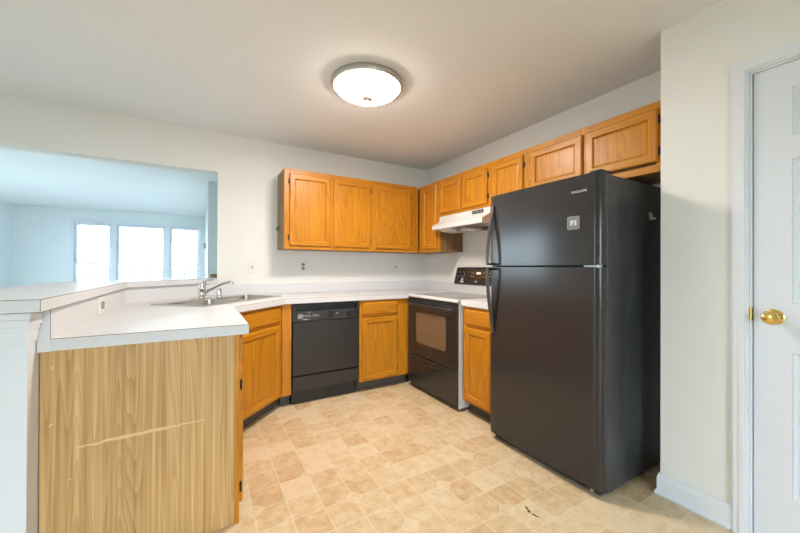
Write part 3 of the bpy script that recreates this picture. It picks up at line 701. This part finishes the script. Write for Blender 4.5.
# thin sticker: dark face, pale rounded border, pale blocks in the middle
def ring(x0, x1, z0, z1, r, t):
    a = [Vector((p.x, 0, p.y)) for p in rrect(x0, x1, z0, z1, r, 0)]; b = [Vector((p.x, 0, p.y)) for p in rrect(x0+t, x1-t, z0+t, z1-t, r*.7, 0)]
    return a, b
STG = plain('sticker_grey', (.16, .16, .16), .4)
a, b_ = ring(-.036, .036, 0, .072, .010, .006)
B().loops([[p + Vector((0, .0002, 0)) for p in a], [p + Vector((0, -.0006, 0)) for p in a]]).build('backing', STG, stk)
B().loops([[p + Vector((0, -.0007, 0)) for p in a], [p + Vector((0, -.0011, 0)) for p in a], [p + Vector((0, -.0011, 0)) for p in b_], [p + Vector((0, -.0007, 0)) for p in b_]], False, False).build('border', plain('sticker_pale', (.22, .22, .215), .4), stk)
B().box(-.018, -.006, -.0012, -.0007, .022, .050).box(-.006, .002, -.0012, -.0007, .034, .050).box(.006, .018, -.0012, -.0007, .020, .052).build('print', LABELW, stk)
hk = thing('adhesive_hook', (2.275, FY0+.0038, 1.478), 'small white adhesive hook on the side of the refrigerator', 'hook')
B().loops([rrect(-.017, .017, 0, .052, .008, 0)] and [[Vector((p.x, d, p.y)) for p in rrect(-.017, .017, 0, .052, .010, 0)] for d in (0, -.005)]).build('backplate', GREYP, hk)
B().tube([(0, -.006, .040), (0, -.009, .020), (0, -.014, .009), (0, -.024, .009), (0, -.028, .018)], [.008, .008, .007, .006, .005], 10).build('prong', LABELW, hk, smooth=True)

# ------------------------------------------------------------------ plates on the walls
def plate(name, loc, rz, label, cat, kind, grp=None):
    t = thing(name, loc, label, cat, rz, grp)
    B().loops([[Vector((p.x, d, p.y)) for p in rrect(-.036+k, .036-k, -.059+k, .059-k, .005, 0)] for d, k in ((-.0003, 0), (-.004, 0), (-.006, .004))]).build('cover_plate', PLATE, t)
    if kind == 'outlet':
        for z in (.020, -.020):
            r = B().lathe([(.0165, -.0062), (.0165, -.0075), (0, -.0075)], (0, 0, z), (0, 1, 0), 20).build('socket', SLOT, t)
            B().box(-.007, -.005, -.0079, -.0074, z-.002, z+.006).box(.005, .007, -.0079, -.0074, z-.002, z+.006).build('slot', DKIN, r)
    else:
        B().box(-.006, .006, -.0064, -.0058, -.014, .014).build('toggle_slot', SLOT, t)
        B().loops([[Vector((x, -.006, z)) for x, z in ((-.004, -.004), (.004, -.004), (.004, .010), (-.004, .010))], [Vector((x, -.019, z)) for x, z in ((-.003, .006), (.003, .006), (.003, .013), (-.003, .013))]]).build('toggle', SLOT, t)
    return t
plate('light_switch', (.432, YB, 1.198), 0, 'white switch plate on the wall beside the opening', 'light switch', 'switch')
plate('wall_outlet', (.930, YB, 1.206), 0, 'white outlet plate under the two-door wall cabinet', 'outlet', 'outlet')
plate('light_switch', (2.060, YB, 1.206), 0, 'white switch plate under the cabinet near the corner', 'light switch', 'switch')
po = thing('wall_outlet', (-.476, 2.425, .984), 'white outlet plate on the splashback of the peninsula', 'outlet', PI/2)
B().loops([[Vector((p.x, d, p.y)) for p in rrect(-.058+k, .058-k, -.050+k, .050-k, .005, 0)] for d, k in ((-.0003, 0), (-.005, 0), (-.007, .004))]).build('cover_plate', PLATE, po)
for x in (-.004, .034):
    r_ = B().box(x-.012, x+.012, -.0088, -.0071, -.021, .021).build('socket', SLOT, po, bevel=.001)
    B().box(x-.006, x+.004, -.0093, -.0089, .006, .008).box(x-.006, x+.004, -.0093, -.0089, -.008, -.006).build('slot', DKIN, r_)
th = thing('thermostat', (.0795, 8.1, 1.58), 'small grey thermostat on the hall wall by the last window', 'thermostat', -PI/2)
B().box(-.055, .055, -.045, -.0005, 0, .11).build('housing', GREYP, th, bevel=.006)
B().box(-.03, .03, -.047, -.0452, .05, .09).build('screen', LABELW, th)
# wooden post behind the bar
np_ = thing('newel_post', (.118, 4.33, 0), 'brown wooden post end showing just above the bar by the opening', 'post')
B().box(-.028, .028, -.028, .028, .001, 1.07).build('shaft', DKWOOD, np_, bevel=.003)
B().box(-.034, .034, -.034, .034, 1.0705, 1.118).build('cap', DKWOOD, np_, bevel=.006)

# ------------------------------------------------------------------ ceiling light
LX, LY, LR = .975, 2.11, .236
lt = thing('ceiling_light', (LX, LY, ZC), 'round flush ceiling light with nickel rim and white glass', 'ceiling light')
B().lathe([(LR-.01, -.0005), (LR+.002, -.0005), (LR+.008, -.008), (LR+.010, -.026), (LR+.004, -.036), (LR-.008, -.039), (LR-.014, -.034), (LR-.014, -.016)], seg=64, cap0=False, cap1=False).build('rim', NICKEL, lt, smooth=True)
dm = B().lathe([(LR-.0145, -.032)] + [((LR-.0145)*math.cos(a), -.032-.066*math.sin(a)) for a in [PI/2*i/12 for i in range(1, 13)]], seg=64, cap0=False).build('glass_dome', LAMPG, lt, smooth=True)
fn = B().lathe([(.010, -.0965), (.010, -.104), (.036, -.105), (.039, -.110), (.030, -.118), (.012, -.123), (.012, -.134), (.006, -.142), (0, -.142)], seg=20).build('finial', plain('rosy_finial_metal', (.30, .24, .21), .4, metal=.6), lt, smooth=True)

ll_ = bpy.data.lights.new('ceiling_light_down_disk', 'AREA'); ll_.shape = 'DISK'; ll_.size = .34; ll_.color = LAMP_COL; ll_.energy = LAMP_W  # disk added under the dome to throw the lamp's light downward
lo_ = bpy.data.objects.new('ceiling_light_down_disk', ll_); C.objects.link(lo_); lo_.parent = lt; lo_.location = (0, 0, -.1035)

# ------------------------------------------------------------------ torn scuff on the floor
sc_ = thing('floor_scrap', (1.400, 1.100, .0004), 'small dark torn scrap on the tan floor in front of refrigerator', 'scrap', -PI/2)
DKS = plain('dark_scrap', (.05, .04, .02), .8)
def sliver(pts, name):
    b = B(); n = len(pts)
    lo = [Vector((x, y-h, 0)) for x, y, h in pts] + [Vector((x, y+h, 0)) for x, y, h in pts[::-1]]
    b.loops([lo, [p + Vector((0, 0, .0022)) for p in lo]]); return b.build(name, DKS, sc_)
sliver([(-.046, .010, .001), (-.036, .006, .003), (-.024, .001, .006), (-.012, -.004, .007), (0, -.008, .0015)], 'flake')
sliver([(.007, -.007, .001), (.016, -.005, .0035), (.026, -.003, .003), (.041, .003, .001)], 'flake')
b = B(); b.lathe([(.0045, .0023), (.0045, .0030), (0, .0030)], (-.019, -.001, 0), seg=10); b.build('pale_centre', plain('pale_scrap', (.7, .62, .45), .8), sc_)
